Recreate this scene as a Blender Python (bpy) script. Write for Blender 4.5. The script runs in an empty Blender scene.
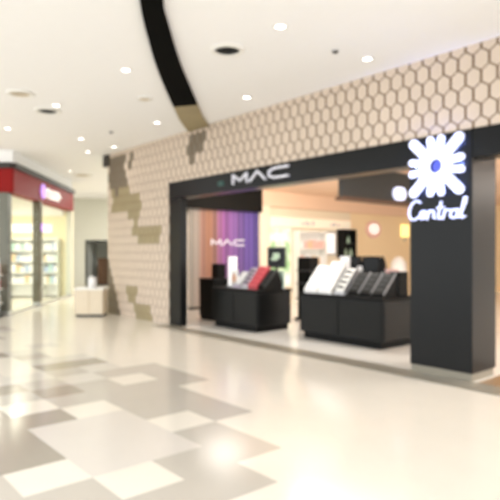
import bpy, bmesh, math, random
from mathutils import Vector, Matrix
random.seed(7)
C = bpy.context.scene.collection
SC = bpy.context.scene
def S(r, g, b):
    f = lambda c: (c/12.92 if c <= .04045 else ((c+.055)/1.055)**2.4)
    return (f(r/255), f(g/255), f(b/255), 1)

# ------------------------------------------------------------------ camera, world, lights, exposure
FP, H = 540.0, 1.6
YAW = math.radians(49.4)
FW = Vector((-math.sin(YAW), math.cos(YAW), 0)); RT = Vector((math.cos(YAW), math.sin(YAW), 0))
cd = bpy.data.cameras.new('camera'); cam = bpy.data.objects.new('camera', cd); C.objects.link(cam)
cd.sensor_width = 36; cd.lens = FP/500*36; cd.shift_y = 0.004
cam.location = (0, 0, H); cam.rotation_euler = (math.radians(90), 0, YAW)
cd.dof.use_dof = True; cd.dof.focus_distance = 0.5; cd.dof.aperture_fstop = 9.5
SC.camera = cam
W = bpy.data.worlds.new('world'); SC.world = W; W.use_nodes = True
bg = W.node_tree.nodes['Background']; bg.inputs[0].default_value = (.94, .975, 1, 1); bg.inputs[1].default_value = 2.4
SC.view_settings.view_transform = 'Standard'; SC.view_settings.look = 'None'
SC.view_settings.gamma = 1; SC.view_settings.use_curve_mapping = False
SC.view_settings.exposure = 0.33
def area(name, loc, size, power, col, aim=(0, 0, -1)):
    l = bpy.data.lights.new(name, 'AREA'); l.shape = 'RECTANGLE'; l.size, l.size_y = size; l.energy = power; l.color = col
    o = bpy.data.objects.new(name, l); C.objects.link(o); o.location = loc
    o.rotation_euler = Vector(aim).to_track_quat('-Z', 'Y').to_euler(); return o
WARM = (1, .92, .8); WHITE = (1, .96, .9)
area('store_fill_light', (-10.6, 8.1, 3.42), (1.2, 1.2), 26, WHITE)  # added fill without a fixture, hidden behind the fascia
area('store_fill_light', (-6.6, 7.8, 3.42), (2.6, 1.0), 70, WHITE)  # another added fill, over the counters and out of view
area('store_fill_light', (-1.0, 8.6, 3.42), (2.0, 1.2), 120, WHITE)  # added fill to brighten the right interior and the pillar side
area('store_fill_light', (1.5, 15.0, 3.42), (5.0, 6.0), 420, WHITE)  # added fill, brightens the room that the pillar side reflects
area('store_warm_fill', (-8.3, 13.0, 3.42), (.6, 4.0), 80, WARM, (-.5, .2, -.85))  # added warm fill behind the header, lifts the tan wall; not a cove lamp
area('store_wash_fill', (-9.8, 9.4, 3.38), (3.2, .5), 130, WARM, (-.4, .9, -.25))  # added fill tilted deep into the store, kept above the sight line
area('shop_fill_light', (-17.6, 4.6, 3.6), (2.2, 2.2), 190, (1, .93, .78))  # added fill for the interior of the red-signed shop
area('corridor_fill_light', (-19.5, 11.0, 4.05), (2, 2), 240, WHITE)  # added fill to brighten the far grey wall

# ------------------------------------------------------------------ materials
def mat(name, col, rough=.5, metal=0, spec=.5, emit=None, es=0, noise=0, nscale=8, bump=0, coat=0):
    m = bpy.data.materials.new(name); m.use_nodes = True; nt = m.node_tree; b = nt.nodes['Principled BSDF']
    b.inputs['Base Color'].default_value = col; b.inputs['Roughness'].default_value = rough
    b.inputs['Metallic'].default_value = metal; b.inputs['Specular IOR Level'].default_value = spec
    b.inputs['Coat Weight'].default_value = coat
    if emit: b.inputs['Emission Color'].default_value = emit; b.inputs['Emission Strength'].default_value = es
    if noise or bump:
        tc = nt.nodes.new('ShaderNodeTexCoord'); n = nt.nodes.new('ShaderNodeTexNoise')
        n.inputs['Scale'].default_value = nscale; n.inputs['Detail'].default_value = 4
        nt.links.new(tc.outputs['Object'], n.inputs['Vector'])
        if noise:
            mx = nt.nodes.new('ShaderNodeMix'); mx.data_type = 'RGBA'
            mx.inputs[6].default_value = tuple(c*(1-noise) for c in col[:3])+(1,)
            mx.inputs[7].default_value = tuple(min(1, c*(1+noise)) for c in col[:3])+(1,)
            nt.links.new(n.outputs['Fac'], mx.inputs[0]); nt.links.new(mx.outputs[2], b.inputs['Base Color'])
        if bump:
            bn = nt.nodes.new('ShaderNodeBump'); bn.inputs['Strength'].default_value = bump; bn.inputs['Distance'].default_value = .01
            nt.links.new(n.outputs['Fac'], bn.inputs['Height']); nt.links.new(bn.outputs[0], b.inputs['Normal'])
    return m
M = {}
M['tile_white'] = mat('tile_white', S(226, 219, 206), .16, noise=.03, nscale=3)
M['tile_light'] = mat('tile_light', S(210, 203, 194), .16, noise=.03, nscale=3)
M['tile_grey'] = mat('tile_grey', S(188, 181, 170), .16, noise=.03, nscale=3)
M['tile_dark'] = mat('tile_dark', S(160, 152, 139), .16, noise=.03, nscale=3)
M['store_floor'] = mat('store_floor', S(232, 229, 222), .15, noise=.02, nscale=2)
M['strip'] = mat('strip', S(138, 132, 118), .3, noise=.1, nscale=20)
M['ceiling'] = mat('ceiling', S(247, 247, 247), .9, noise=.01)
M['hex_cream'] = mat('hex_cream', S(210, 194, 177), .55, noise=.05, nscale=3)
M['hex_olive'] = mat('hex_olive', S(158, 145, 112), .55, noise=.12, nscale=3)
M['hex_dark'] = mat('hex_dark', S(118, 108, 92), .55, noise=.12, nscale=3)
M['grout'] = mat('grout', S(118, 94, 74), .8)
M['black_gloss'] = mat('black_gloss', S(16, 17, 17), .28, spec=.2)
M['black_satin'] = mat('black_satin', S(17, 17, 16), .6, spec=.15)
M['slot_black'] = mat('slot_black', S(10, 10, 9), .9, spec=.05)
M['black_panel'] = mat('black_panel', S(18, 18, 15), .4, spec=.18)
M['charcoal'] = mat('charcoal', S(60, 62, 62), .55, spec=.3)
M['steel'] = mat('steel', S(190, 188, 182), .3, metal=.6)
M['grey_wall'] = mat('grey_wall', S(214, 214, 203), .8, noise=.02)
M['peach'] = mat('peach', S(236, 204, 178), .8)
M['cream'] = mat('cream', S(236, 222, 198), .8)
M['tan_wall'] = mat('tan_wall', S(244, 220, 180), .7)
M['cream_shop'] = mat('cream_shop', S(240, 228, 192), .8)
M['white_paint'] = mat('white_paint', S(242, 241, 236), .5)
M['white_gloss'] = mat('white_gloss', S(246, 245, 244), .25)
M['red'] = mat('red', S(142, 22, 20), .5, spec=.15)
M['dark_trim'] = mat('dark_trim', S(44, 40, 36), .5)
M['metal_post'] = mat('metal_post', S(104, 104, 92), .4, metal=.2, noise=.1, nscale=2)
M['bronze_post'] = mat('bronze_post', S(104, 96, 78), .3, metal=.6, noise=.15, nscale=2)
M['dark_room'] = mat('dark_room', S(200, 204, 200), .8)
M['brown_wood'] = mat('brown_wood', S(92, 66, 48), .5, noise=.15)
M['beige'] = mat('beige', S(222, 208, 184), .5, noise=.05)
M['steel_dark'] = mat('steel_dark', S(128, 128, 130), .4, spec=.3)
M['silver'] = mat('silver', S(200, 200, 202), .3, metal=.3)
M['lilac'] = mat('lilac', S(196, 182, 198), .35)
M['pink'] = mat('pink', S(208, 98, 106), .35)
M['red_pack'] = mat('red_pack', S(190, 70, 78), .35)
M['skin'] = mat('skin', S(226, 178, 150), .5)
M['pale_green'] = mat('pale_green', S(190, 214, 186), .5)
M['blue_box'] = mat('blue_box', S(176, 196, 226), .4)
M['mint_box'] = mat('mint_box', S(186, 222, 208), .4)
M['tan_box'] = mat('tan_box', S(230, 200, 160), .4)
M['pink_box'] = mat('pink_box', S(240, 196, 186), .4)
M['brown_floor'] = mat('brown_floor', S(150, 120, 88), .3)
M['mirror'] = mat('mirror', S(200, 205, 200), .05, metal=1)
def emis(name, col, s): return mat(name, col, .5, emit=col, es=s)
M['lens'] = emis('lens', (1, .97, .9, 1), 7)
M['logo'] = emis('logo', S(220, 226, 255), .78)
M['script_white'] = emis('script_white', S(220, 226, 255), .7)
M['logo_blue'] = emis('logo_blue', S(80, 90, 180), .12)
M['sign_white'] = emis('sign_white', (1, .97, .93, 1), .35)
M['letter_white'] = emis('letter_white', S(226, 226, 236), .1)
M['sign_purple'] = emis('sign_purple', S(200, 150, 245), .5)
M['lightbox'] = emis('lightbox', (1, .98, .97, 1), .4)  # lit card; same glow added to picture print and tester dots, no lamps
M['frieze'] = emis('frieze', S(255, 244, 224), .1)
M['teal'] = emis('teal', S(32, 74, 68), .05)
M['yellow_lamp'] = emis('yellow_lamp', S(255, 232, 150), .9)
def glass():
    m = bpy.data.materials.new('shop_glass'); m.use_nodes = True; nt = m.node_tree; nt.nodes.clear()
    o = nt.nodes.new('ShaderNodeOutputMaterial'); mx = nt.nodes.new('ShaderNodeMixShader'); t = nt.nodes.new('ShaderNodeBsdfTransparent')
    g = nt.nodes.new('ShaderNodeBsdfGlossy'); g.inputs['Roughness'].default_value = .02
    t.inputs[0].default_value = (.95, .98, .95, 1); mx.inputs[0].default_value = .08
    nt.links.new(t.outputs[0], mx.inputs[1]); nt.links.new(g.outputs[0], mx.inputs[2]); nt.links.new(mx.outputs[0], o.inputs[0]); return m
M['glass'] = glass()
def stripes():
    # printed panel: colour bands along world y, fine vertical stripes
    m = bpy.data.materials.new('striped_panel'); m.use_nodes = True; nt = m.node_tree; b = nt.nodes['Principled BSDF']
    tc = nt.nodes.new('ShaderNodeTexCoord'); sp = nt.nodes.new('ShaderNodeSeparateXYZ'); nt.links.new(tc.outputs['Object'], sp.inputs[0])
    mr = nt.nodes.new('ShaderNodeMapRange'); mr.inputs[1].default_value = 8.45; mr.inputs[2].default_value = 11.0
    nt.links.new(sp.outputs['Y'], mr.inputs[0])
    n = nt.nodes.new('ShaderNodeTexNoise'); n.noise_dimensions = '1D'; n.inputs['Scale'].default_value = 12; n.inputs['Detail'].default_value = 3
    nt.links.new(sp.outputs['Y'], n.inputs['W'])
    ma = nt.nodes.new('ShaderNodeMath'); ma.operation = 'MULTIPLY_ADD'; ma.inputs[1].default_value = .3; 
    sb = nt.nodes.new('ShaderNodeMath'); sb.operation = 'SUBTRACT'; sb.inputs[1].default_value = .5
    nt.links.new(n.outputs['Fac'], sb.inputs[0]); nt.links.new(sb.outputs[0], ma.inputs[0]); nt.links.new(mr.outputs[0], ma.inputs[2])
    cr = nt.nodes.new('ShaderNodeValToRGB'); el = cr.color_ramp.elements
    pts = [(0, S(196, 190, 180)), (.09, S(170, 160, 150)), (.16, S(150, 112, 100)), (.27, S(160, 112, 86)), (.36, S(146, 104, 104)),
           (.45, S(146, 84, 150)), (.62, S(128, 88, 156)), (.8, S(100, 76, 154)), (1, S(84, 68, 148))]
    el[0].position = 0; el[0].color = pts[0][1]; el[1].position = 1; el[1].color = pts[-1][1]
    for p, c in pts[1:-1]: e = el.new(p); e.color = c
    nt.links.new(ma.outputs[0], cr.inputs[0])
    n2 = nt.nodes.new('ShaderNodeTexNoise'); n2.noise_dimensions = '1D'; n2.inputs['Scale'].default_value = 6.5; n2.inputs['Detail'].default_value = 2
    nt.links.new(sp.outputs['Y'], n2.inputs['W'])
    r2 = nt.nodes.new('ShaderNodeMapRange'); r2.inputs[1].default_value = .35; r2.inputs[2].default_value = .65; r2.inputs[3].default_value = .5; r2.inputs[4].default_value = 1.05
    nt.links.new(n2.outputs['Fac'], r2.inputs[0]); vm = nt.nodes.new('ShaderNodeVectorMath'); vm.operation = 'SCALE'
    nt.links.new(cr.outputs[0], vm.inputs[0]); nt.links.new(r2.outputs[0], vm.inputs['Scale']); nt.links.new(vm.outputs[0], b.inputs['Base Color'])
    nt.links.new(vm.outputs[0], b.inputs['Emission Color']); b.inputs['Emission Strength'].default_value = .03; b.inputs['Roughness'].default_value = .4
    return m
M['stripes'] = stripes()
def poster_mat():
    m = bpy.data.materials.new('poster_print'); m.use_nodes = True; nt = m.node_tree; b = nt.nodes['Principled BSDF']
    tc = nt.nodes.new('ShaderNodeTexCoord'); n = nt.nodes.new('ShaderNodeTexNoise'); n.inputs['Scale'].default_value = 2.2
    nt.links.new(tc.outputs['Object'], n.inputs['Vector']); cr = nt.nodes.new('ShaderNodeValToRGB')
    el = cr.color_ramp.elements; el[0].position = .38; el[0].color = S(150, 196, 138); el[1].position = .58; el[1].color = S(244, 246, 240)
    nt.links.new(n.outputs['Fac'], cr.inputs[0]); nt.links.new(cr.outputs[0], b.inputs['Base Color'])
    nt.links.new(cr.outputs[0], b.inputs['Emission Color']); b.inputs['Emission Strength'].default_value = .12; return m
M['poster'] = poster_mat()

# ------------------------------------------------------------------ mesh helpers
class MB:
    def __init__(s): s.v = []; s.f = []; s.mi = []
    def add(s, vs, fs, mi=0):
        o = len(s.v); s.v += [tuple(p) for p in vs]; s.f += [tuple(i+o for i in f) for f in fs]; s.mi += [mi]*len(fs); return s
    def hexa(s, b, t, mi=0):      # bottom quad, top quad (same winding, ccw from above)
        return s.add(list(b)+list(t), [(3, 2, 1, 0), (4, 5, 6, 7), (0, 1, 5, 4), (1, 2, 6, 5), (2, 3, 7, 6), (3, 0, 4, 7)], mi)
    def box(s, x0, x1, y0, y1, z0, z1, mi=0):
        q = lambda z: [(x0, y0, z), (x1, y0, z), (x1, y1, z), (x0, y1, z)]
        return s.hexa(q(z0), q(z1), mi)
    def obox(s, o, ux, uy, a0, a1, b0, b1, z0, z1, mi=0):   # oriented in plan
        o = Vector(o); P = lambda a, b, z: o+ux*a+uy*b+Vector((0, 0, z))
        q = lambda z: [P(a0, b0, z), P(a1, b0, z), P(a1, b1, z), P(a0, b1, z)]
        return s.hexa(q(z0), q(z1), mi)
    def prism(s, poly, axis, mi=0):   # poly 3D ring, extrude along axis vector
        n = len(poly); a = Vector(axis); p = [Vector(v) for v in poly]
        fs = [tuple(range(n-1, -1, -1)), tuple(range(n, 2*n))]+[(i, (i+1) % n, n+(i+1) % n, n+i) for i in range(n)]
        return s.add(p+[v+a for v in p], fs, mi)
    def lathe(s, prof, c, n=32, mi=0):
        c = Vector(c); vs = []; fs = []
        for r, z in prof:
            for i in range(n):
                a = 2*math.pi*i/n; vs.append(c+Vector((r*math.cos(a), r*math.sin(a), z)))
        for k in range(len(prof)-1):
            for i in range(n): fs.append((k*n+i, k*n+(i+1) % n, (k+1)*n+(i+1) % n, (k+1)*n+i))
        if prof[0][0] > 0: fs.append(tuple(range(n-1, -1, -1)))
        if prof[-1][0] > 0: fs.append(tuple(range((len(prof)-1)*n, len(prof)*n)))
        return s.add(vs, fs, mi)
    def ribbon(s, pts, w, O, ux, uz, nrm, d, mi=0, joints=True):   # flat lettering stroke raised by d along nrm
        O = Vector(O); P = lambda a, b: O+ux*a+uz*b
        for (a0, b0), (a1, b1) in zip(pts, pts[1:]):
            L = math.hypot(a1-a0, b1-b0) or 1; px, py = -(b1-b0)/L*w/2, (a1-a0)/L*w/2
            s.prism([P(a0+px, b0+py), P(a0-px, b0-py), P(a1-px, b1-py), P(a1+px, b1+py)], nrm*d, mi)
        if joints:
            for a, b in pts:
                s.prism([P(a+w/2*math.cos(t*math.pi/5), b+w/2*math.sin(t*math.pi/5)) for t in range(10)], nrm*d, mi)
        return s
    def build(s, name, m, parent=None, bevel=0, smooth=False, origin=None):
        me = bpy.data.meshes.new(name); o0 = Vector(origin) if origin else Vector((0, 0, 0))
        me.from_pydata([tuple(Vector(v)-o0) for v in s.v], [], s.f)
        for k in (m if isinstance(m, (list, tuple)) else [m]): me.materials.append(M[k])
        for p, i in zip(me.polygons, s.mi): p.material_index = i; p.use_smooth = smooth
        bm = bmesh.new(); bm.from_mesh(me); bmesh.ops.recalc_face_normals(bm, faces=bm.faces); bm.to_mesh(me); bm.free()
        o = bpy.data.objects.new(name, me); C.objects.link(o); o.location = o0
        if parent:
            o.parent = parent; o.location = o0-(parent['_w'] if False else parent.location)
            if parent.rotation_euler.z: pass
        if bevel:
            b = o.modifiers.new('bevel', 'BEVEL'); b.width = bevel; b.segments = 2; b.limit_method = 'ANGLE'
        return o
def tag(o, label=None, cat=None, group=None, kind=None):
    if label: o['label'] = label
    if cat: o['category'] = cat
    if group: o['group'] = group
    if kind: o['kind'] = kind
    return o
def thing(name, loc, label, cat, group=None):
    o = bpy.data.objects.new(name, None); C.objects.link(o); o.location = loc; o.empty_display_size = .1
    return tag(o, label, cat, group)
def struct(name, mb, m, **k): return tag(mb.build(name, m, **k), kind='structure')
def part(name, mb, m, parent, bevel=0, smooth=False):      # mb in parent-local coordinates
    o = mb.build(name, m, None, bevel, smooth); o.parent = parent; return o
def subpart(name, mb, m, parent, **k): return part(name, mb, m, parent, **k)
def copy_tree(o, parent=None):
    c = o.copy(); C.objects.link(c)
    if parent: c.parent = parent
    for ch in list(o.children): copy_tree(ch, c)
    return c
X, Y, Z = Vector((1, 0, 0)), Vector((0, 1, 0)), Vector((0, 0, 1))
WY = 6.4          # plane of the shopfront
CZ = 4.15         # mall ceiling
FZ0, FZ1 = 2.76, 3.12   # black fascia

# ------------------------------------------------------------------ floor
fl = MB(); gx, gy = .455, .475
xs = [-4.09+gx*i for i in range(-42, 18)]; ys = [1.17+gy*i for i in range(-11, 10)]+[6.0]
WHT = {(1, 0), (0, 1), (2, 3), (4, 2), (6, 4), (5, 1), (1, 4), (4, 5), (3, 5), (2, 5)}
DRK = {(6, 2), (2, 0), (3, 0), (4, 0), (2, -1), (7, 1), (9, 3), (10, 1), (12, 2), (5, 0), (6, 0), (7, 0), (3, -1), (4, -1), (4, 1)}
LGT = {(2, 1), (3, 1), (3, 2), (2, 2), (7, 3), (8, 2), (1, 1), (1, 2), (8, 4), (9, 1)}
rnd = random.Random(3)
for i in range(len(xs)-1):
    for j in range(len(ys)-1):
        col = (-4.09-xs[i])/gx; c = int(round(col)); r = j-11        # column 1 is [-4.09-.455*0 ...]
        c = int(round((-3.64-xs[i])/gx))                              # c=1 -> x in [-4.09,-3.64]
        rv = rnd.random()
        grey = (r <= 4 and c >= 2) or (r <= 3 and c >= 0) or (r <= 2 and c >= -1) or (r <= 0 and c >= -2) or (r == 5 and 4 < c < 8)
        k = 0
        if grey: k = 2
        if c >= 9 and r > 4: k = 0
        if grey and c >= 8 and (c, r) not in DRK: k = [0, 1, 2, 1, 0, 3][int(rv*6)]
        if (c, r) in LGT: k = 1
        if (c, r) in DRK and grey: k = 3
        if (c, r) in WHT: k = 0
        fl.add([(xs[i], ys[j], 0), (xs[i+1], ys[j], 0), (xs[i+1], ys[j+1], 0), (xs[i], ys[j+1], 0)], [(0, 1, 2, 3)], k)
x0, x1, y0 = xs[0], xs[-1], ys[0]
def quad(mb, a, b, c, d, z=0, k=0): mb.add([(a, c, z), (b, c, z), (b, d, z), (a, d, z)], [(0, 1, 2, 3)], k)
quad(fl, -45, x0, -25, 25); quad(fl, x0, 14, -25, y0); quad(fl, x1, 14, y0, 6.0); quad(fl, x0, -13.2, 6.0, 25); quad(fl, -13.2, -10.3, 6.0, 6.5)
struct('floor', fl, ['tile_white', 'tile_light', 'tile_grey', 'tile_dark'])
s_ = MB(); quad(s_, -12.6, 8, WY+.0, 22.2); s2 = struct('floor_store', s_, 'store_floor'); 
s_ = MB(); s_.box(-10.3, 14, 6.0, WY, -.02, .006); struct('trim_1', s_, 'strip')
s_ = MB(); s_.box(-3.2, 2, 6.42, 7.6, -.02, .005); struct('trim_2', s_, 'brown_floor')

# ------------------------------------------------------------------ ceiling
c_ = MB(); c_.box(-45, 1.5, -.8, WY+.2, CZ, CZ+.15); c_.box(-45, -13.0, WY+.2, 25, CZ, CZ+.15); struct('ceiling', c_, 'ceiling')
c_ = MB(); c_.box(-13.0, 8, WY+.2, 22.2, 3.5, 3.6); struct('ceiling_store', c_, 'peach')
# curved dark slot running over the ceiling to the shopfront
def cr(p0, p1, p2, p3, t):
    return .5*((2*p1)+(-p0+p2)*t+(2*p0-5*p1+4*p2-p3)*t*t+(-p0+3*p1-3*p2+p3)*t**3)
Lp = [(-3.2, 1.75), (-3.95, 2.15), (-4.82, 2.68), (-5.54, 3.18), (-6.67, 4.03), (-8.64, 5.64), (-9.6, 6.45)]
Rp = [(-2.9, 2.0), (-3.72, 2.36), (-4.67, 2.86), (-5.25, 3.3), (-6.29, 4.16), (-8.23, 5.89), (-8.9, 6.45)]
def dens(P):
    P = [Vector(p) for p in P]; out = []
    for i in range(1, len(P)-2):
        for k in range(8): out.append(cr(P[i-1], P[i], P[i+1], P[i+2], k/8))
    out.append(P[-2]); return out
L, R_ = dens(Lp), dens(Rp)
def band(L, R_, z0, z1):
    b = MB(); 
    for i in range(len(L)-1):
        q = lambda z: [(*L[i], z), (*R_[i], z), (*R_[i+1], z), (*L[i+1], z)]
        b.hexa(q(z0), q(z1))
    return b
struct('trim_3', band(L[:-3], R_[:-3], CZ-.05, CZ+.02), 'slot_black')
struct('trim_4', band(L[-4:]+[Vector((-9.42, WY-.02))], R_[-4:]+[Vector((-8.72, WY-.02))], CZ-.045, CZ+.02), 'hex_olive')

# ------------------------------------------------------------------ patterned shopfront wall of hexagon tiles
def clip(poly, a, b, c):   # keep a*x+b*z<=c
    out = []
    for i in range(len(poly)):
        p, q = poly[i], poly[(i+1) % len(poly)]; fp, fq = a*p[0]+b*p[1]-c, a*q[0]+b*q[1]-c
        if fp <= 0: out.append(p)
        if fp*fq < 0: t = fp/(fp-fq); out.append((p[0]+(q[0]-p[0])*t, p[1]+(q[1]-p[1])*t))
    return out
hw, hs = .199, .205
hxH = hs/.75
WXL, WXR, JX = -13.2, 4.0, -10.2
PATCH_DARK = [(-13.2, -12.3, 3.25, 4.0), (-12.45, -12.2, 3.2, 3.6), (-12.9, -12.55, 3.0, 3.4), (-12.1, -11.85, 3.65, 3.95), (-9.5, -8.9, 3.72, 4.12), (-9.5, -9.28, 3.45, 3.8)]
PATCH_OLIVE = [(-13.0, -12.1, 2.55, 3.3), (-12.1, -11.5, 2.4, 3.0), (-11.9, -11.55, 1.95, 2.45), (-11.6, -10.55, 1.85, 2.3),
               (-12.15, -11.7, .42, .75), (-11.75, -11.0, .0, .36)]
wb = MB()
wb.box(WXL, JX, WY, WY+.2, 0, CZ, 3); wb.box(JX, WXR, WY, WY+.2, FZ1, CZ, 3)
def region_tiles(xa, xb, za, zb):
    nr = int(CZ/hs)+3; nc = int((WXR-WXL)/hw)+3
    for r in range(-1, nr):
        for c in range(-1, nc):
            cx = WXL+hw*c+(hw/2 if r % 2 else 0); cz = .05+hs*r
            g = .012
            gx_, ez = hw/2-.016, hxH/2-.011; sh = ez-gx_*hxH/(2*hw)
            pol = [(cx+a, cz+b) for a, b in ((0, ez), (-gx_, sh), (-gx_, -sh), (0, -ez), (gx_, -sh), (gx_, sh))]
            for a, b, cc in ((1, 0, xb), (-1, 0, -xa), (0, 1, zb), (0, -1, -za)):
                if pol: pol = clip(pol, a, b, cc)
            if len(pol) < 3: continue
            mx, mz = sum(p[0] for p in pol)/len(pol), sum(p[1] for p in pol)/len(pol)
            mi = 0
            if any(a < cx < b and d < cz < e for a, b, d, e in PATCH_OLIVE): mi = 1
            if any(a < cx < b and d < cz < e for a, b, d, e in PATCH_DARK): mi = 2
            if cx < -12.55 and cz < 1.35-(cx+13.2)*1.5: mi = 2
            n = len(pol); dp = .008
            base = [(x, WY, z) for x, z in pol]; top = [(mx+(x-mx)*.97, WY-dp, mz+(z-mz)*.98) for x, z in pol]
            fs = [tuple(range(n, 2*n))]+[(i, (i+1) % n, n+(i+1) % n, n+i) for i in range(n)]
            wb.add(base+top, fs, mi)
region_tiles(WXL, JX, 0, CZ); region_tiles(JX, WXR, FZ1, CZ)
struct('wall_front', wb, ['hex_cream', 'hex_olive', 'hex_dark', 'grout'])
w = MB(); w.box(WXL, WXL+.15, WY+.2, 20, 0, CZ); struct('wall_end', w, 'grey_wall')
w = MB(); w.box(WXL-.22, WXL+.1, WY-.04, WY+.25, CZ-.3, CZ); struct('trim_5', w, 'dark_trim')

# ------------------------------------------------------------------ black portal round the shop entrance
p = MB(); p.box(JX, 4.0, WY-.02, WY+.3, FZ0, FZ1); struct('trim_6', p, 'black_gloss', bevel=.006)
p = MB(); p.box(JX, -9.75, WY, WY+.17, 0, FZ0); struct('pillar_left', p, 'black_gloss', bevel=.006)
PX0, PX1 = -4.12, -3.25
p = MB(); p.box(PX0, PX1, WY-.03, WY+.6, .1, FZ1-.005); struct('pillar_right', p, 'black_gloss', bevel=.008)
p = MB(); p.box(PX0+.01, PX1-.01, WY-.02, WY+.55, 0, .1); struct('baseboard_right', p, 'strip')

# ------------------------------------------------------------------ store shell
w = MB(); w.box(-12.65, -12.5, WY+.2, 8.2, 0, 3.5); w.box(-12.65, -12.5, 8.2, 11.0, 0, 3.5); w.box(-12.65, -12.5, 11.0, 15.5, 0, 3.05)
struct('wall_left', w, 'cream')
w = MB(); w.box(-12.65, -12.5, 15.5, 22.2, 0, 3.05); struct('wall_left_tan', w, 'tan_wall')
w = MB(); w.box(-12.65, -12.3, 11.0, 22.2, 3.02, 3.5); struct('trim_7', w, 'peach')
w = MB(); w.box(-12.65, -7, 22.0, 22.2, 0, 3.5); struct('wall_back', w, 'tan_wall')
w = MB(); w.box(-7, 8, 22.0, 22.2, 0, 3.5); struct('wall_back_right', w, 'white_paint')  # unseen stretch made white to give the pillar side a brighter reflection
w = MB(); w.box(-12.48, -12.25, 8.2, 11.0, 2.82, 3.5); struct('trim_8', w, 'black_satin')
w = MB(); w.box(-12.5, -12.32, 11.0, 11.38, 0, 3.02); struct('trim_9', w, 'cream', bevel=.01)
w = MB(); w.box(-7.62, -7.5, 9.05, 16, 2.77, 3.5); struct('trim_10', w, 'charcoal')
w = MB(); w.box(-7.66, -7.46, 9.0, 16, 2.72, 2.8); struct('trim_11', w, 'brown_wood')

# striped illuminated panel with letters
def mac(mb, O, ux, uz, n, L, h, st, d, thin=False):
    # wide-set capitals M A C across length L, height h
    u = L/10.0
    return [MB().ribbon(q, st, O, ux, uz, n, d) for q in ([(0, 0), (0, h), (1.35*u, .25*h), (2.7*u, h), (2.7*u, 0)],
        [(3.3*u, 0), (4.7*u, h), (6.1*u, 0)], [(10*u, h), (7.6*u, h), (6.75*u, .72*h), (6.75*u, .28*h), (7.6*u, 0), (10*u, 0)])]
t = thing('striped_panel', (-12.49, 9.8, 0), 'tall purple to orange vertically striped panel with white MAC lettering at the store left wall', 'panel')
b = MB(); b.box(0, .06, -1.35, 1.2, .06, 2.82)
o = part('panel_face', b, 'stripes', t)
for sl in o.data.vertices: sl.co.y += 9.8      # object-space y = world y for the printed bands
o.location.y = -9.8
b = MB(); b.box(.0, .08, -1.37, 1.22, 0, .06); part('base_strip', b, 'black_satin', t)
for b in mac(None, (.06, -.6, 1.8), Y, Z, X, 1.2, .15, .036, .03): part('letter', b, 'letter_white', t)

t = thing('letter_sign', (-7.9, WY-.03, 2.86), 'white MAC letters mounted on the black fascia over the entrance', 'sign')
for b in mac(None, (0, 0, .02), X, Z, -Y, 1.47, .16, .036, .035): part('letter', b, 'letter_white', t)
b = MB(); b.box(-8.3-.09, -8.3+.09, WY-.035, WY-.015, 2.88, 2.97)
tag(b.build('plaque', 'teal', origin=(-8.3, WY-.02, 2.92)), 'small dim teal plaque on the black fascia left of the white letters', 'plaque')

# ------------------------------------------------------------------ flower logo and script on the pillar
LC = (-3.70, WY-.035, 2.70)
t = thing('flower_logo_sign', LC, 'glowing white flower emblem high on the black pillar', 'sign')
for k in range(4):
    a = math.pi/2*k
    for off in (-.076, .076):
        pts = [(.2, off*.75), (.345, off)]
        part('petal', MB().ribbon([(x*math.cos(a)-y*math.sin(a), x*math.sin(a)+y*math.cos(a)) for x, y in pts], .092, (0, -.05, 0), X, Z, -Y, .03), 'logo', t)
    a += math.pi/4
    part('petal', MB().ribbon([(.24*math.cos(a), .24*math.sin(a)), (.45*math.cos(a), .455*math.sin(a))], .128, (0, -.05, 0), X, Z, -Y, .03), 'logo', t)
    for rr, da in ((.3, 0), (.3, -.785), (.40, 0)):
        l = bpy.data.lights.new('halo_light', 'POINT'); l.energy = 1.5; l.color = (.25, .35, 1); l.shadow_soft_size = .01
        lo = bpy.data.objects.new('halo_light', l); C.objects.link(lo); lo.parent = t; lo.location = (rr*math.cos(a+da), -.035, rr*math.sin(a+da))
b = MB(); n = 28
for i in range(n):
    a0, a1 = 2*math.pi*i/n, 2*math.pi*(i+1)/n
    q = [(r*math.cos(a), -.05, r*math.sin(a)) for r, a in ((.09, a0), (.21, a0), (.21, a1), (.09, a1))]
    b.prism(q, (0, -.032, 0))
part('ring', b, 'logo', t)
b = MB(); b.prism([(.08*math.cos(2*math.pi*i/20), 0, .08*math.sin(2*math.pi*i/20)) for i in range(20)], (0, -.008, 0)); part('centre_disc', b, 'logo_blue', t)
t = thing('script_sign', (-4.15, WY-.035, 2.045), 'glowing white cursive word Central under the flower emblem', 'sign')
def arc(cx, cy, rx, ry, a0, a1, n=9): return [(cx+rx*math.cos(math.radians(a0+(a1-a0)*i/n)), cy+ry*math.sin(math.radians(a0+(a1-a0)*i/n))) for i in range(n+1)]
G = {  # glyph strokes in a unit box, x-height .45, ascender 1
 'C': (.62, [arc(.36, .5, .32, .5, 50, 315)]),
 'e': (.40, [[(.04, .2)]+arc(.2, .23, .15, .22, -10, 330)[0:0]+[(.30, .26)]+arc(.19, .24, .15, .21, 20, 330)]),
 'n': (.46, [[(.04, 0), (.08, .44)], [(.07, .28)]+arc(.22, .28, .13, .16, 160, 0)+[(.36, .08), (.46, .04)]]),
 't': (.34, [[(.16, .85), (.12, .15), (.2, .0), (.34, .08)], [(0, .55), (.34, .58)]]),
 'r': (.34, [[(.04, 0), (.08, .44)], [(.07, .26)]+arc(.22, .28, .14, .16, 160, 50)]),
 'a': (.46, [arc(.2, .22, .17, .22, 40, 400), [(.37, .44), (.36, .1), (.46, .03)]]),
 'l': (.30, [[(.05, .1), (.2, .75), (.2, .98), (.12, .98), (.08, .6), (.08, .12), (.16, 0), (.28, .08)]])}
b = MB(); cx = 0; sc = .255
tot = sum(G[c][0] for c in 'Central')
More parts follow.
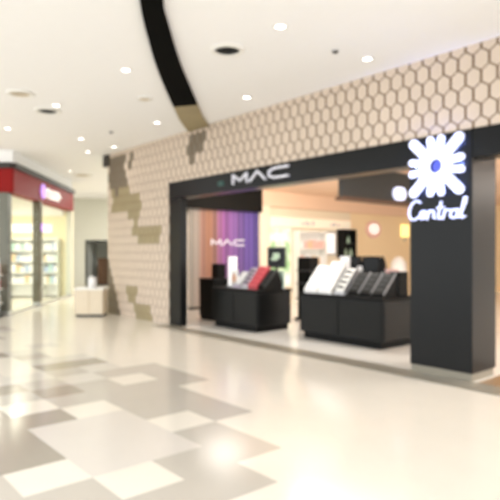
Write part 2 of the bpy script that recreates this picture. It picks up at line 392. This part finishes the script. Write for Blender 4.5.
for ch in 'Central':
    wd, st = G[ch]; b = MB()
    for pts in st:
        q = [((cx+x)/tot*.82+.18*y*sc, y*sc) for x, y in pts]
        b.ribbon(q, .019, (0, 0, -.02), X, Z, -Y, .03)
    cx += wd; part('letter', b, 'script_white', t)
t = thing('oval_sign', (-7.49, 11.1, 2.99), 'small glowing white oval sign on the dark header left of the flower emblem', 'sign')
b = MB(); b.prism([(0, (.25*math.copysign(abs(math.cos(2*math.pi*i/24))**.6, math.cos(2*math.pi*i/24))), .16*math.sin(2*math.pi*i/24)) for i in range(24)], (.05, 0, 0)); part('oval_face', b, 'logo', t)
b = MB(); b.box(.05, .056, -.1, .1, -.02, .02); part('mark', b, 'silver', t)

# ------------------------------------------------------------------ store left wall fittings (x = -12.5)
WX = -12.5
t = thing('poster_lightbox', (WX, 11.9, .5), 'green and white backlit poster beside the cream column', 'poster')
b = MB(); b.box(0, .06, -.52, .52, 0, 1.88); part('frame', b, 'white_paint', t)
b = MB(); b.box(.06, .07, -.47, .47, .05, 1.83); part('print', b, 'poster', t)
t = thing('frieze_sign', (WX, 13.4, 2.4), 'long white lit frieze band with small grey marks above the wall shelves', 'sign')
b = MB(); b.box(0, .12, -2.0, 2.0, 0, .32); part('band', b, 'frieze', t, bevel=.01)
for k, y in enumerate((-.55, -.38, -.25, -.05, .9, 1.05, 1.25)): part('letter', MB().box(.12, .13, y, y+.1, .09, .09+.08+.05*(k % 2)), 'silver', t)
def shelf_unit(name, loc, ux, uy, w, h, d, n, label, m='white_paint'):
    t = thing(name, loc, label, 'shelf'); O = (0, 0, 0)
    b = MB(); b.obox(O, ux, uy, -w/2, w/2, 0, .03, 0, h); part('back_panel', b, m, t)
    for s in (-1, 1):
        b = MB(); b.obox(O, ux, uy, s*w/2-.015, s*w/2+.015, .03, d, 0, h); part('side_panel', b, m, t)
    for k in range(n):
        z = .1+(h-.15)*k/(n-1)
        b = MB(); b.obox(O, ux, uy, -w/2+.015, w/2-.015, .03, d, z-.03, z); part('shelf_board', b, m, t)
    return t
def goods(loc, ux, uy, w, d, zs, n, mats, label, group, seed, hmax=.24, name='carton'):
    r = random.Random(seed); ws = w*.9/n
    for z in zs:
        for k in range(n):
            hh = hmax*r.uniform(.6, 1); a = -w*.45+ws*k
            b = MB(); b.obox((0, 0, 0), ux, uy, -ws*.42, ws*.42, -d*.3, d*.3, 0, hh)
            c = Vector(loc)+ux*(a+ws/2)+uy*(d*.55)+Z*z
            o = b.build(name, r.choice(mats)); o.location = c; tag(o, label, 'carton', group)
shelf_unit('cosmetics_shelf', (WX, 13.2, 0), Y, X, 1.3, 2.3, .32, 5, 'white wall shelf of pink and white cosmetics under the frieze band')
goods((WX, 13.2, 0), Y, X, 1.3, .32, [.1+2.15*k/4 for k in (1, 2, 3)], 6, ['pink_box', 'white_gloss', 'tan_box'], 'small pink or white cosmetics carton on the wall shelf under the frieze band', 'cosmetics cartons on the store wall shelf', 5, .36, 'cosmetics_carton')
t = thing('wall_picture', (WX, 14.3, 1.5), 'pale framed picture between the pink shelf and the dark cabinet', 'picture')
b = MB(); b.box(0, .05, -.36, .36, 0, .8); part('frame', b, 'silver', t)
b = MB(); b.box(.05, .055, -.3, .3, .06, .74); part('print', b, 'lightbox', t)
t = thing('wall_cabinet', (WX, 15.12, 1.4), 'dark wall cabinet with glimpses of green at the end of the frieze', 'cabinet')
b = MB(); b.box(0, .08, -.36, .36, 0, 1.0); b.box(.08, .3, -.36, -.3, 0, 1.0); b.box(.08, .3, .3, .36, 0, 1.0); b.box(.08, .3, -.3, .3, 0, .06); b.box(.08, .3, -.3, .3, .94, 1); part('body', b, 'black_satin', t)
b = MB(); b.box(.08, .28, -.3, .3, .48, .51); part('shelf_board', b, 'charcoal', t)
for k in range(4):
    b = MB(); b.lathe([(.05, 0), (.05, .16), (.02, .2), (.02, .26)], (WX+.17, 14.9+.14*k, 1.4+(.06 if k % 2 else .51)), 12)
    o = b.build('bottle', 'pale_green'); tag(o, 'small pale green bottle in the dark wall cabinet', 'bottle', 'bottles in the dark wall cabinet')
t = thing('round_sign', (WX, 16.83, 2.45), 'round white sign with pale pink rim on the tan wall', 'sign')
b = MB(); b.prism([(0, .44*math.cos(2*math.pi*i/32), .32*math.sin(2*math.pi*i/32)) for i in range(32)], (.06, 0, 0)); part('rim', b, 'pink_box', t)
b = MB(); b.prism([(.06, .3*math.cos(2*math.pi*i/32), .2*math.sin(2*math.pi*i/32)+.02) for i in range(32)], (.02, 0, 0)); part('face', b, 'sign_white', t)
t = thing('white_display_column', (-10.8, 16.0, 0), 'rounded white display column beside the pillar at the right of the counter', 'display')
b = MB(); b.lathe([(.3, 0), (.3, .1), (.22, .16), (.26, .5), (.28, .95), (.24, 1.25), (.12, 1.42), (0, 1.45)], (0, 0, 0), 28); part('column', b, 'white_gloss', t, smooth=True)
t = thing('wall_lamp', (WX, 18.9, 2.2), 'small yellow glowing wall lamp at the far tan wall', 'lamp')
b = MB(); b.box(0, .1, -.22, .22, 0, .5); part('shade', b, 'yellow_lamp', t); b = MB(); b.box(0, .06, -.06, .06, -.15, 0); part('bracket', b, 'steel', t)
shelf_unit('white_shelf', (WX, 8.2, 0), Y, X, .3, 2.7, .12, 5, 'narrow white lit shelf glimpsed between the left jamb and the striped panel')
goods((WX, 8.2, 0), Y, X, .3, .12, [.1+2.55*k/4 for k in (1, 2, 3)], 3, ['blue_box', 'white_gloss', 'tan_box'], 'small pale carton on the narrow shelf beside the striped panel', 'cartons on the narrow store shelf', 9, .4, 'carton')

# ------------------------------------------------------------------ black counters
def counter(name, x0, x1, y0, y1, h, label, doors):
    t = thing(name, ((x0+x1)/2, (y0+y1)/2, 0), label, 'counter'); w, d = (x1-x0)/2, (y1-y0)/2
    b = MB(); b.box(-w+.02, w-.03, -d+.03, d-.02, 0, .12); part('plinth', b, 'black_satin', t)
    b = MB(); b.box(-w-.05, w+.03, -d, d, .12, h-.05); part('body', b, 'black_gloss', t, bevel=.008)
    b = MB(); b.box(-w-.07, w+.05, -d-.03, d+.03, h-.05, h); part('countertop', b, 'black_satin', t, bevel=.008)
    for k in range(doors):
        a, c = -w-.03+(2*w+.04)*k/doors, -w-.03+(2*w+.04)*(k+1)/doors
        b = MB(); b.box(a+.01, c-.01, -d-.014, -d, .15, h-.08); o = part('door', b, 'black_panel', t, bevel=.004)
    b = MB(); b.box(w+.03, w+.042, -d+.03, d-.03, .15, h-.08); part('side_panel', b, 'black_gloss', t, bevel=.004)
    return t
counter('display_counter', -9.42, -8.0, 7.03, 7.95, .84, 'black glossy cosmetics counter with red testers in front of the striped panel', 2)
counter('display_counter', -7.05, -5.27, 7.33, 8.28, .84, 'black glossy cosmetics counter with white and black testers beside the pillar', 2)
t = thing('side_counter', (-10.35, 7.75, 0), 'narrow black side counter behind the left end of the red tester counter', 'counter')
b = MB(); b.box(-.26, .26, -.22, .22, 0, .08); part('plinth', b, 'black_satin', t); b = MB(); b.box(-.28, .28, -.24, .24, .08, .95); part('body', b, 'black_satin', t, bevel=.01)
b = MB(); b.box(-.3, .3, -.26, .26, .95, .98); part('countertop', b, 'black_gloss', t)
t = thing('black_display_cabinet', (-10.18, 7.75, .98), 'black upright display box on the narrow side counter', 'display')
b = MB(); b.box(-.12, .12, -.12, .12, 0, .34); part('body', b, 'black_satin', t, bevel=.01); b = MB(); b.box(-.1, .1, -.13, -.12, .03, .3); part('front_panel', b, 'black_gloss', t)
t = thing('black_tower_stand', (-8.75, 9.3, 0), 'tall black floor display tower standing between the two counters', 'display')
b = MB(); b.box(-.24, .24, -.2, .2, 0, .06); part('base', b, 'black_satin', t); b = MB(); b.box(-.2, .2, -.15, .15, .06, 1.48); part('body', b, 'black_satin', t, bevel=.015)
for z in (.5, .85, 1.15):
    b = MB(); b.box(-.2, .24, -.2, -.15, z, z+.03); part('ledge', b, 'charcoal', t)

CT = .84
def wedge(x, y, w, d, h, body, panel, label, rows=4, dot='silver', side='steel_dark', name='tester_display'):
    t = thing(name, (x, y, CT), label, 'display')
    b = MB(); b.prism([(-w/2, -d/2, 0), (-w/2, d/2, 0), (-w/2, d/2, h*.35), (-w/2, d*.24, h), (-w/2, d*.2, h), (-w/2, -d/2, .05)], (w, 0, 0)); part('body', b, body, t)
    sl = Vector((0, d*.7, h-.05)); L = sl.length; sl.normalize(); nn = Vector((0, -sl.z, sl.y))
    O = Vector((0, -d/2, .05))
    b = MB(); q = lambda a, c, e: O+X*a+sl*c+nn*e
    b.hexa([q(-w/2+.02, .02, 0), q(w/2-.02, .02, 0), q(w/2-.02, L-.02, 0), q(-w/2+.02, L-.02, 0)], [q(-w/2+.02, .02, .012), q(w/2-.02, .02, .012), q(w/2-.02, L-.02, .012), q(-w/2+.02, L-.02, .012)])
    pn = part('sloped_panel', b, panel, t)
    for r in range(rows):
        b = MB()
        for k in range(4):
            a = -w/2+.05+(w-.1)*(k+.5)/4; c = .04+(L-.08)*(r+.5)/rows; s = min(w/12, L/rows/3.2)
            b.hexa([q(a-s, c-s, .012), q(a+s, c-s, .012), q(a+s, c+s, .012), q(a-s, c+s, .012)], [q(a-s, c-s, .03), q(a+s, c-s, .03), q(a+s, c+s, .03), q(a-s, c+s, .03)])
        subpart('tester_row', b, dot, pn)
    for s in (-1, 1):
        b = MB(); a0, a1 = s*w/2-.006, s*w/2+.006
        b.hexa([q(a0, 0, -.02), q(a1, 0, -.02), q(a1, L, -.02), q(a0, L, -.02)], [q(a0, 0, .016), q(a1, 0, .016), q(a1, L, .016), q(a0, L, .016)]); part('side_rail', b, side, t)
    return t
# on the red tester counter
wedge(-8.85, 7.42, .26, .42, .34, 'lilac', 'silver', 'pale lilac sloped tester display next to the white lightbox card', dot='white_gloss')
wedge(-8.58, 7.42, .22, .42, .42, 'silver', 'lilac', 'silver grey sloped tester display left of the red one', dot='charcoal')
wedge(-8.30, 7.42, .26, .5, .46, 'red_pack', 'pink', 'pink and red sloped tester display on the counter before the striped panel', dot='red_pack', side='red_pack')
wedge(-8.06, 7.45, .18, .5, .40, 'black_satin', 'black_panel', 'black sloped tester display at the right end of the red tester counter', dot='charcoal', side='charcoal')
t = thing('lightbox_card', (-9.22, 7.4, CT), 'upright white glowing card on the left end of the red tester counter', 'card')
b = MB(); b.box(-.14, .14, -.06, .06, 0, .03); part('foot', b, 'silver', t); b = MB(); b.box(-.12, .12, -.03, .03, .03, .66); part('card_face', b, 'lightbox', t, bevel=.01)
t = thing('portrait_card', (-9.02, 7.3, CT), 'small skin toned portrait card beside the white glowing card', 'card')
b = MB(); b.box(-.1, .1, -.015, .015, 0, .38); part('board', b, 'white_paint', t)
b = MB(); b.prism([(.075*math.cos(i*math.pi/10), -.015, .19+.11*math.sin(i*math.pi/10)) for i in range(20)], (0, -.006, 0)); part('print', b, 'skin', t)
def screen(x, y, w, h, z0, label, emb=True, name='square_screen', zc=CT):
    t = thing(name, (x, y, zc), label, 'screen')
    ang = Vector((.5, -.87, 0)); r = Matrix.Rotation(math.radians(25), 3, 'Z'); ux = r @ X; uy = r @ Y
    b = MB(); b.obox((0, 0, 0), ux, uy, -.1, .1, -.08, .08, 0, .02); part('foot', b, 'black_satin', t)
    b = MB(); b.obox((0, 0, 0), ux, uy, -.02, .02, -.02, .02, .02, z0+.02); part('post', b, 'black_satin', t)
    b = MB(); b.obox((0, 0, 0), ux, uy, -w/2, w/2, -.03, .03, z0, z0+h); f = part('frame', b, 'charcoal' if emb else 'black_satin', t, bevel=.006)
    b = MB(); b.obox((0, 0, 0), ux, uy, -w/2+.03, w/2-.03, -.036, -.03, z0+.03, z0+h-.03); part('glass', b, 'black_gloss', t)
    if emb:
        b = MB(); b.obox((0, 0, 0), ux, uy, -w*.17, w*.2, -.042, -.036, z0+h*.45, z0+h*.72); b.obox((0, 0, 0), ux, uy, -w*.28, w*.08, -.042, -.036, z0+h*.36, z0+h*.5); part('emblem', b, 'pale_green', t)
    return t
screen(-8.24, 7.8, .40, .43, .43, 'square dark screen with pale emblem on a post above the red tester counter')
# on the white and black tester counter
wedge(-6.88, 7.66, .30, .58, .50, 'white_gloss', 'white_gloss', 'white sloped tester display at the left end of the counter by the pillar', dot='lightbox', side='white_paint')
wedge(-6.55, 7.68, .30, .58, .58, 'white_gloss', 'white_gloss', 'taller white sloped tester display, second from the left on the counter by the pillar', dot='lightbox', side='white_paint')
wedge(-6.25, 7.70, .22, .52, .46, 'silver', 'white_paint', 'silver sloped tester display between the white and the black displays', dot='charcoal')
for k, lab in enumerate(('black sloped tester display right of the silver one', 'middle one of the three black sloped tester displays', 'black sloped tester display nearest the black pillar')):
    wedge(-5.97+.26*k, 7.72, .24, .50, .40, 'black_satin', 'black_panel', lab, dot='charcoal')
screen(-6.45, 8.15, .24, .26, .42, 'small black screen on a post behind the taller white display', False)
screen(-6.08, 8.15, .32, .30, .38, 'larger black screen on a post behind the black sloped displays', False)
t = thing('brush_stand', (-5.82, 8.12, CT), 'pointed black brush stand behind the black sloped displays', 'stand')
b = MB(); b.lathe([(.09, 0), (.09, .25), (.08, .45), (.05, .62), (0, .7)], (0, 0, 0), 20); part('holder', b, 'black_satin', t, smooth=True)
b = MB(); b.lathe([(.1, 0), (.1, .03)], (0, 0, 0), 20); part('base', b, 'charcoal', t)
t = thing('pink_card', (-5.62, 8.12, CT), 'small pink card standing at the back of the counter by the pillar', 'card')
b = MB(); b.box(-.13, .13, -.02, .02, 0, .46); part('board', b, 'pink_box', t); b = MB(); b.box(-.08, .08, -.026, -.02, .2, .4); part('print', b, 'pink', t)
t = thing('black_block_display', (-5.40, 8.0, CT), 'black block display at the right end of the counter, half behind the pillar', 'display')
b = MB(); b.box(-.1, .1, -.14, .14, 0, .3); b.prism([(-.1, -.14, .3), (.1, -.14, .3), (.1, .14, .3), (-.1, .14, .3)], (0, 0, .12)); part('body', b, 'black_satin', t, bevel=.01); b = MB(); b.box(-.08, .08, -.146, -.14, .06, .36); part('front_panel', b, 'charcoal', t)
for k, (x, m, lab) in enumerate(((-6.66, 'pink', 'small pink bottle beside the white displays'), (-6.33, 'pink_box', 'small pale pink bottle between the white and silver displays'))):
    b = MB(); b.lathe([(.035, 0), (.035, .2), (.015, .22), (.015, .28)], (x, 8.1, CT), 14); tag(b.build('bottle', m), lab, 'bottle')

t = thing('white_card', (-6.62, 8.06, CT), 'tall white card peaking behind the white tester displays', 'card')
b = MB(); b.box(-.11, .11, -.012, .012, .02, .68); part('board', b, 'white_gloss', t); b = MB(); b.box(-.12, .12, -.06, .06, 0, .02); part('foot', b, 'silver', t)
t = thing('banded_stand', (-6.27, 8.08, CT), 'slim stand of black and silver bands between the two small black screens', 'stand')
for k in range(6):
    b = MB(); b.lathe([(.06, .1*k), (.06, .1*k+.1)], (0, 0, 0), 20); part('band', b, 'black_satin' if k % 2 else 'white_gloss', t)
t = thing('mint_card', (-8.08, 7.78, CT), 'small pale mint card beside the post of the square dark screen', 'card')
b = MB(); b.box(-.08, .08, -.012, .012, .02, .36); part('board', b, 'mint_box', t); b = MB(); b.box(-.09, .09, -.04, .04, 0, .02); part('foot', b, 'silver', t)
for x, h_, lab in ((-8.92, .36, 'small black bottle behind the lilac tester display'), (-8.7, .44, 'taller black bottle behind the silver grey tester display'), (-8.47, .5, 'tallest black bottle behind the red tester display')):
    t = thing('black_bottle', (x, 7.8, CT), lab, 'bottle')
    b = MB(); b.lathe([(.055, 0), (.055, h_*.7), (.025, h_*.76), (.025, h_*.8)], (0, 0, 0), 18); part('body', b, 'black_satin', t)
    b = MB(); b.lathe([(.03, h_*.8), (.03, h_)], (0, 0, 0), 18); part('cap', b, 'charcoal', t)
# ------------------------------------------------------------------ red shop on the left
A = Vector((-14.2, 4.3, 0)); B_ = Vector((-19.08, 7.86, 0)); dv = (B_-A).normalized(); nv = Vector((-dv.y, dv.x, 0))
if nv.dot(Vector((1, 1, 0))) < 0: nv = -nv
LAB = (B_-A).length; lv = -RT
SZ0, SZ1 = 3.09, 3.70
t = thing('red_fascia_sign', (A.x, A.y, SZ0), 'long red fascia over the glass shop on the left', 'sign')
b = MB(); b.obox((0, 0, 0), dv, nv, -.02, LAB, -.3, .04, 0, SZ1-SZ0); b.obox((0, 0, 0), lv, FW, 0, 5, -.04, .3, 0, SZ1-SZ0); part('fascia_board', b, 'red', t)
b = MB(); b.obox((0, 0, 0), dv, nv, -.02, LAB+.02, -.32, .1, SZ1-SZ0, SZ1-SZ0+.14); b.obox((0, 0, 0), lv, FW, 0, 5, -.1, .3, SZ1-SZ0, SZ1-SZ0+.14); part('cap_strip', b, 'dark_trim', t)
b = MB(); O = dv*2.15+nv*.04
b.prism([O+dv*(.2+.2*math.cos(i*math.pi/8))+Z*(.3+.22*math.sin(i*math.pi/8)) for i in range(16)], nv*.04); part('emblem', b, 'sign_purple', t)
b = MB(); O = dv*2.7+nv*.04
for a, pts in ((0, [(0, 0), (0, .3), (.3, .3), (.3, 0)]), (.5, [(0, .3), (0, 0), (.3, 0), (.3, .3)]), (1.0, [(0, 0), (0, .3), (.35, .3), (.35, .02), (.1, .02)]), (1.5, [(0, 0), (0, .3), (.3, .15)])):
    part('letter', MB().ribbon([(a*.85+x*.8, z*.75+.17) for x, z in pts], .07, O, dv, Z, nv, .04), 'sign_white', t)
w = MB(); w.obox(A, dv, nv, -.02, LAB, -.3, .02, SZ1+.14, CZ); w.obox(A, lv, FW, 0, 5, -.02, .3, SZ1+.14, CZ); struct('wall_shop_bulkhead', w, 'ceiling')
def post(pt, w, m, label, z=SZ0):
    t = thing('shop_post', (pt.x, pt.y, 0), label, 'post')
    b = MB(); b.obox((0, 0, 0), dv, nv, -w/2, w/2, -w/2, w/2, 0, z); part('shaft', b, m, t, bevel=.01)
    b = MB(); b.obox((0, 0, 0), dv, nv, -w/2-.01, w/2+.01, -w/2-.01, w/2+.01, 0, .12); part('foot_plate', b, 'steel', t)
    return t
post(A+lv*.08-nv*.1, .24, 'metal_post', 'grey metal corner post under the bright end of the red fascia')
pm = A+dv*2.35-nv*.1
post(pm, .22, 'bronze_post', 'bronze coloured post in the middle of the glass shopfront')
t = thing('shop_post', (B_.x, B_.y, 0), 'slim pale post at the far end of the glass shopfront', 'post')
b = MB(); b.obox((0, 0, 0), dv, nv, -.085, -.005, -.2, 0, 0, SZ0); part('shaft', b, 'grey_wall', t); b = MB(); b.obox((0, 0, 0), dv, nv, -.09, -.004, -.21, .01, 0, .1); part('foot_plate', b, 'steel', t)
def pane(s0, s1, n_):
    b = MB(); b.obox(A, dv, nv, s0, s1, -.11, -.095, .06, SZ0); g = struct('window_%d' % n_, b, 'glass')
    b = MB(); b.obox(A, dv, nv, s0, s1, -.13, -.07, 0, .06); f = part('window_sill', b, 'steel', None); f.parent = g
pane(.15, 2.23, 1); pane(2.47, LAB-.06, 2)
ev = Vector((-nv.x, -nv.y, 0)); en = -dv     # end wall runs into the shop, faces the camera
w = MB(); w.obox(B_, ev, en, .0, 4.2, -.15, 0, 0, CZ); struct('wall_shop_end', w, 'cream_shop')
w = MB(); w.obox(A, lv, FW, 5, 5.15, 0, 8, 0, CZ); struct('wall_shop_left', w, 'cream_shop')
w = MB(); w.obox(B_, ev, en, .3, 4.0, 0, .1, 2.9, 3.6); struct('trim_12', w, 'white_paint')
t = thing('wall_sign_band', tuple(B_+ev*1.45+Z*2.3), 'white lit sign band on the cream wall inside the red-signed shop', 'sign')
b = MB(); b.obox((0, 0, 0), ev, en, -.75, .75, 0, .1, 0, .3); part('band', b, 'sign_white', t)
for k in range(6): part('letter', MB().obox((0, 0, 0), ev, en, -.5+.18*k, -.4+.18*k, .1, .11, .09, .2), 'blue_box', t)
t = thing('round_badge', tuple(pm+Z*2.32+nv*.125+en*.0), 'small violet glowing round badge on the bronze shop post', 'badge')
b = MB(); b.prism([dv*(.11*math.cos(i*math.pi/8))+Z*(.13*math.sin(i*math.pi/8)) for i in range(16)], nv*.03); part('disc', b, 'sign_purple', t)
b = MB(); b.prism([nv*.03+dv*(.06*math.cos(i*math.pi/8))+Z*(.06*math.sin(i*math.pi/8)) for i in range(16)], nv*.006); part('mark', b, 'sign_white', t)
for (s, wd, lab, grp, sd) in ((1.66, .85, 'white product shelf seen left of the bronze post', 'cartons on the shop shelf left of the bronze post', 11), (.70, .5, 'white product shelf seen right of the bronze post', 'cartons on the shop shelf right of the bronze post', 12)):
    loc = B_+ev*s
    shelf_unit('product_shelf', tuple(loc), ev, en, wd, 2.1, .35, 6, lab)
    goods(loc, ev, en, wd, .35, [.1+1.95*k/5 for k in (1, 2, 3, 4)], 5, ['white_gloss', 'blue_box', 'mint_box', 'tan_box', 'white_gloss'], 'small pastel '+grp.replace('cartons', 'carton'), grp, sd, .3, 'carton')
# gondola with goods at the very left
RK = A+lv*.42-FW*.45
t = thing('goods_rack', tuple(RK), 'low rack of dark and red goods at the left picture edge before the corner post', 'rack')
b = MB(); b.obox((0, 0, 0), RT, FW, -.3, .3, -.2, .2, 0, .08); part('base', b, 'charcoal', t)
for s in (-1, 1):
    b = MB(); b.obox((0, 0, 0), RT, FW, s*.28-.015, s*.28+.015, -.02, .02, .08, 1.45); part('upright', b, 'steel', t)
for z in (.35, .7, 1.05):
    b = MB(); b.obox((0, 0, 0), RT, FW, -.3, .3, -.2, .2, z-.02, z); part('shelf_board', b, 'white_paint', t)
for k, (z, m) in enumerate(((.08, 'charcoal'), (.35, 'black_satin'), (.7, 'red_pack'), (1.05, 'pink_box'))):
    for j in range(3):
        mm = m if (j+k) % 3 else 'white_gloss'; col = {'charcoal': 'dark grey', 'black_satin': 'black', 'red_pack': 'red', 'pink_box': 'pale pink', 'white_gloss': 'white'}[mm]
        b = MB(); b.obox((0, 0, 0), RT, FW, -.08, .08, -.12, .12, 0, .2+.03*((j+k) % 3)); o = b.build('package', mm, bevel=.01)
        o.location = RK+RT*(-.19+.19*j)+Z*z
        tag(o, '%s package, %s from left, %s level of the low rack' % (col, ('first', 'second', 'third')[j], ('bottom', 'lower middle', 'upper middle', 'top')[k]), 'package', 'packages on the left rack')

# ------------------------------------------------------------------ end of the corridor
BT = 25.7; BO = FW*BT
w = MB()
w.obox(BO, RT, FW, -12, -7.78, 0, .2, 0, CZ); w.obox(BO, RT, FW, -6.72, -1.5, 0, .2, 0, CZ); w.obox(BO, RT, FW, -7.78, -6.72, 0, .2, 2.12, CZ)
struct('wall_far', w, 'grey_wall')
w = MB(); w.obox(BO, RT, FW, -7.9, -7.78, .2, 1.6, 0, 2.3); w.obox(BO, RT, FW, -6.72, -6.6, .2, 1.6, 0, 2.3); w.obox(BO, RT, FW, -7.9, -6.6, 1.6, 1.7, 0, 2.3); w.obox(BO, RT, FW, -7.9, -6.6, .2, 1.6, 2.2, 2.3); struct('wall_far_recess', w, 'dark_room')
f = MB()
for a0, a1, z0, z1 in ((-7.83, -7.76, 0, 2.15), (-6.74, -6.67, 0, 2.15), (-7.83, -6.67, 2.09, 2.16)): f.obox(BO, RT, FW, a0, a1, -.03, .1, z0, z1)
struct('trim_13', f, 'charcoal')
t = thing('brown_cabinet', tuple(BO+RT*-7.05+FW*.7), 'dark brown cabinet standing in the far grey doorway', 'cabinet')
b = MB(); b.obox((0, 0, 0), RT, FW, -.34, .34, -.2, .2, .05, 1.3); part('body', b, 'brown_wood', t, bevel=.01)
for s in (-1, 1):
    b = MB(); b.obox((0, 0, 0), RT, FW, s*.14-.12, s*.14+.12, -.22, -.2, .1, 1.25); part('door', b, 'brown_wood', t)
b = MB(); b.obox((0, 0, 0), RT, FW, -.26, .26, -.17, .17, 0, .05); part('plinth', b, 'black_satin', t)
DK = FW*13.6+RT*(-.2935*13.6)
t = thing('reception_desk', tuple(DK), 'small beige desk in front of the patterned wall end', 'desk')
b = MB(); b.obox((0, 0, 0), RT, FW, -.35, .35, -.22, .22, .05, .66); part('body', b, 'beige', t, bevel=.01)
b = MB(); b.obox((0, 0, 0), RT, FW, -.37, .37, -.25, .25, .66, .70); part('desktop', b, 'white_paint', t)
b = MB(); b.obox((0, 0, 0), RT, FW, -.33, .33, -.2, .2, 0, .05); part('plinth', b, 'charcoal', t)
b = MB(); b.obox((0, 0, 0), RT, FW, -.33, -.01, -.235, -.22, .08, .63); b.obox((0, 0, 0), RT, FW, .01, .33, -.235, -.22, .08, .63); part('front_panel', b, 'beige', t)
t = thing('white_holder', tuple(DK+RT*.02+Z*.70), 'small white holder standing on the beige desk', 'holder')
b = MB(); b.lathe([(.1, 0), (.1, .24), (.09, .26), (.085, .04), (0, .04)], (0, 0, 0), 24); part('cup', b, 'white_gloss', t, smooth=True)
b = MB(); b.box(-.05, .05, -.006, .006, .04, .3); part('leaflet', b, 'white_paint', t)

# ------------------------------------------------------------------ ceiling lamps and vents
def downlight(x, y, label, power, first=[None]):
    if first[0] is None:
        t = thing('ceiling_downlight', (0, 0, CZ), label, 'downlight', 'recessed ceiling downlights')
        b = MB(); b.lathe([(.055, -.001), (.06, -.012), (.085, -.008), (.09, 0)], (0, 0, 0), 28); part('trim_ring', b, 'white_paint', t, smooth=True)
        b = MB(); b.lathe([(.0, -.006), (.055, -.004), (.055, 0)], (0, 0, 0), 28); part('lens', b, 'lens', t)
        first[0] = t; o = t
    else: o = copy_tree(first[0])
    o.location = (x, y, CZ); o['label'] = label
    l = bpy.data.lights.new('downlight_beam', 'SPOT'); l.energy = power; l.spot_size = math.radians(120); l.spot_blend = 1; l.color = WHITE; l.shadow_soft_size = .07
    lo = bpy.data.objects.new('downlight_beam', l); C.objects.link(lo); lo.location = (x, y, CZ-.03)
for x, y, lab in ((-6.87, 3.6, 'bright ceiling downlight just left of the dark curved ceiling band'),
    (-4.41, 4.23, 'large bright ceiling downlight right of the round dark vent'),
    (-9.32, 3.55, 'ceiling downlight beside the left dark vent'),
    (-11.72, 3.46, 'ceiling downlight above the bright end of the red fascia'),
    (-11.7, 5.02, 'ceiling downlight midway between the red fascia and the patterned wall corner'),
    (-9.26, 5.53, 'ceiling downlight near the end of the dark curved band'),
    (-16.61, 6.76, 'distant ceiling downlight above the far end of the red fascia'),
    (-4.4, 5.81, 'ceiling downlight close to the patterned wall at upper right'),
    (-6.79, 5.75, 'ceiling downlight close to the patterned wall above the white letters'),
    (-12.08, 6.01, 'dim ceiling downlight by the top corner of the patterned wall'),
    (-13.12, 5.81, 'small far ceiling downlight left of the patterned wall corner')):
    downlight(x, y, lab, 8)
def vent(x, y, r, label, dark='black_satin', rings='charcoal'):
    t = thing('ceiling_vent', (x, y, CZ), label, 'vent')
    b = MB(); b.lathe([(r*.78, -.004), (r*.82, -.03), (r*1.05, -.02), (r*1.1, 0)], (0, 0, 0), 32); part('flange', b, 'white_paint', t, smooth=True)
    b = MB(); b.lathe([(0, -.006), (r*.78, -.006), (r*.78, 0)], (0, 0, 0), 32); part('throat', b, dark, t)
    b = MB()
    for q in (.3, .55): b.lathe([(r*q, -.008), (r*q+.015, -.022), (r*q+.03, -.008)], (0, 0, 0), 32)
    part('louvre_rings', b, rings, t)
vent(-5.35, 4.21, .2, 'round dark ceiling vent right of the curved band')
vent(-9.75, 3.56, .22, 'oval looking dark ceiling vent at the left')
vent(-8.98, 2.84, .2, 'faint pale round ceiling vent at far left', 'beige', 'beige')
vent(-7.93, 4.5, .12, 'small pale round vent left of the curved band', 'beige', 'beige')
vent(-17.2, 7.42, .3, 'faint distant round vent over the corridor end', 'beige', 'beige')
def sensor(x, y, label):
    t = thing('ceiling_sensor', (x, y, CZ), label, 'sensor')
    b = MB(); b.lathe([(0, -.035), (.03, -.03), (.035, -.012)], (0, 0, 0), 20); part('dome', b, 'charcoal', t, smooth=True); b = MB(); b.lathe([(.05, -.012), (.05, 0)], (0, 0, 0), 20); part('base', b, 'silver', t)
sensor(-4.49, 5.27, 'small dark ceiling sensor above the patterned wall')
sensor(-10.6, 5.21, 'tiny dark ceiling sensor far along the mall ceiling')
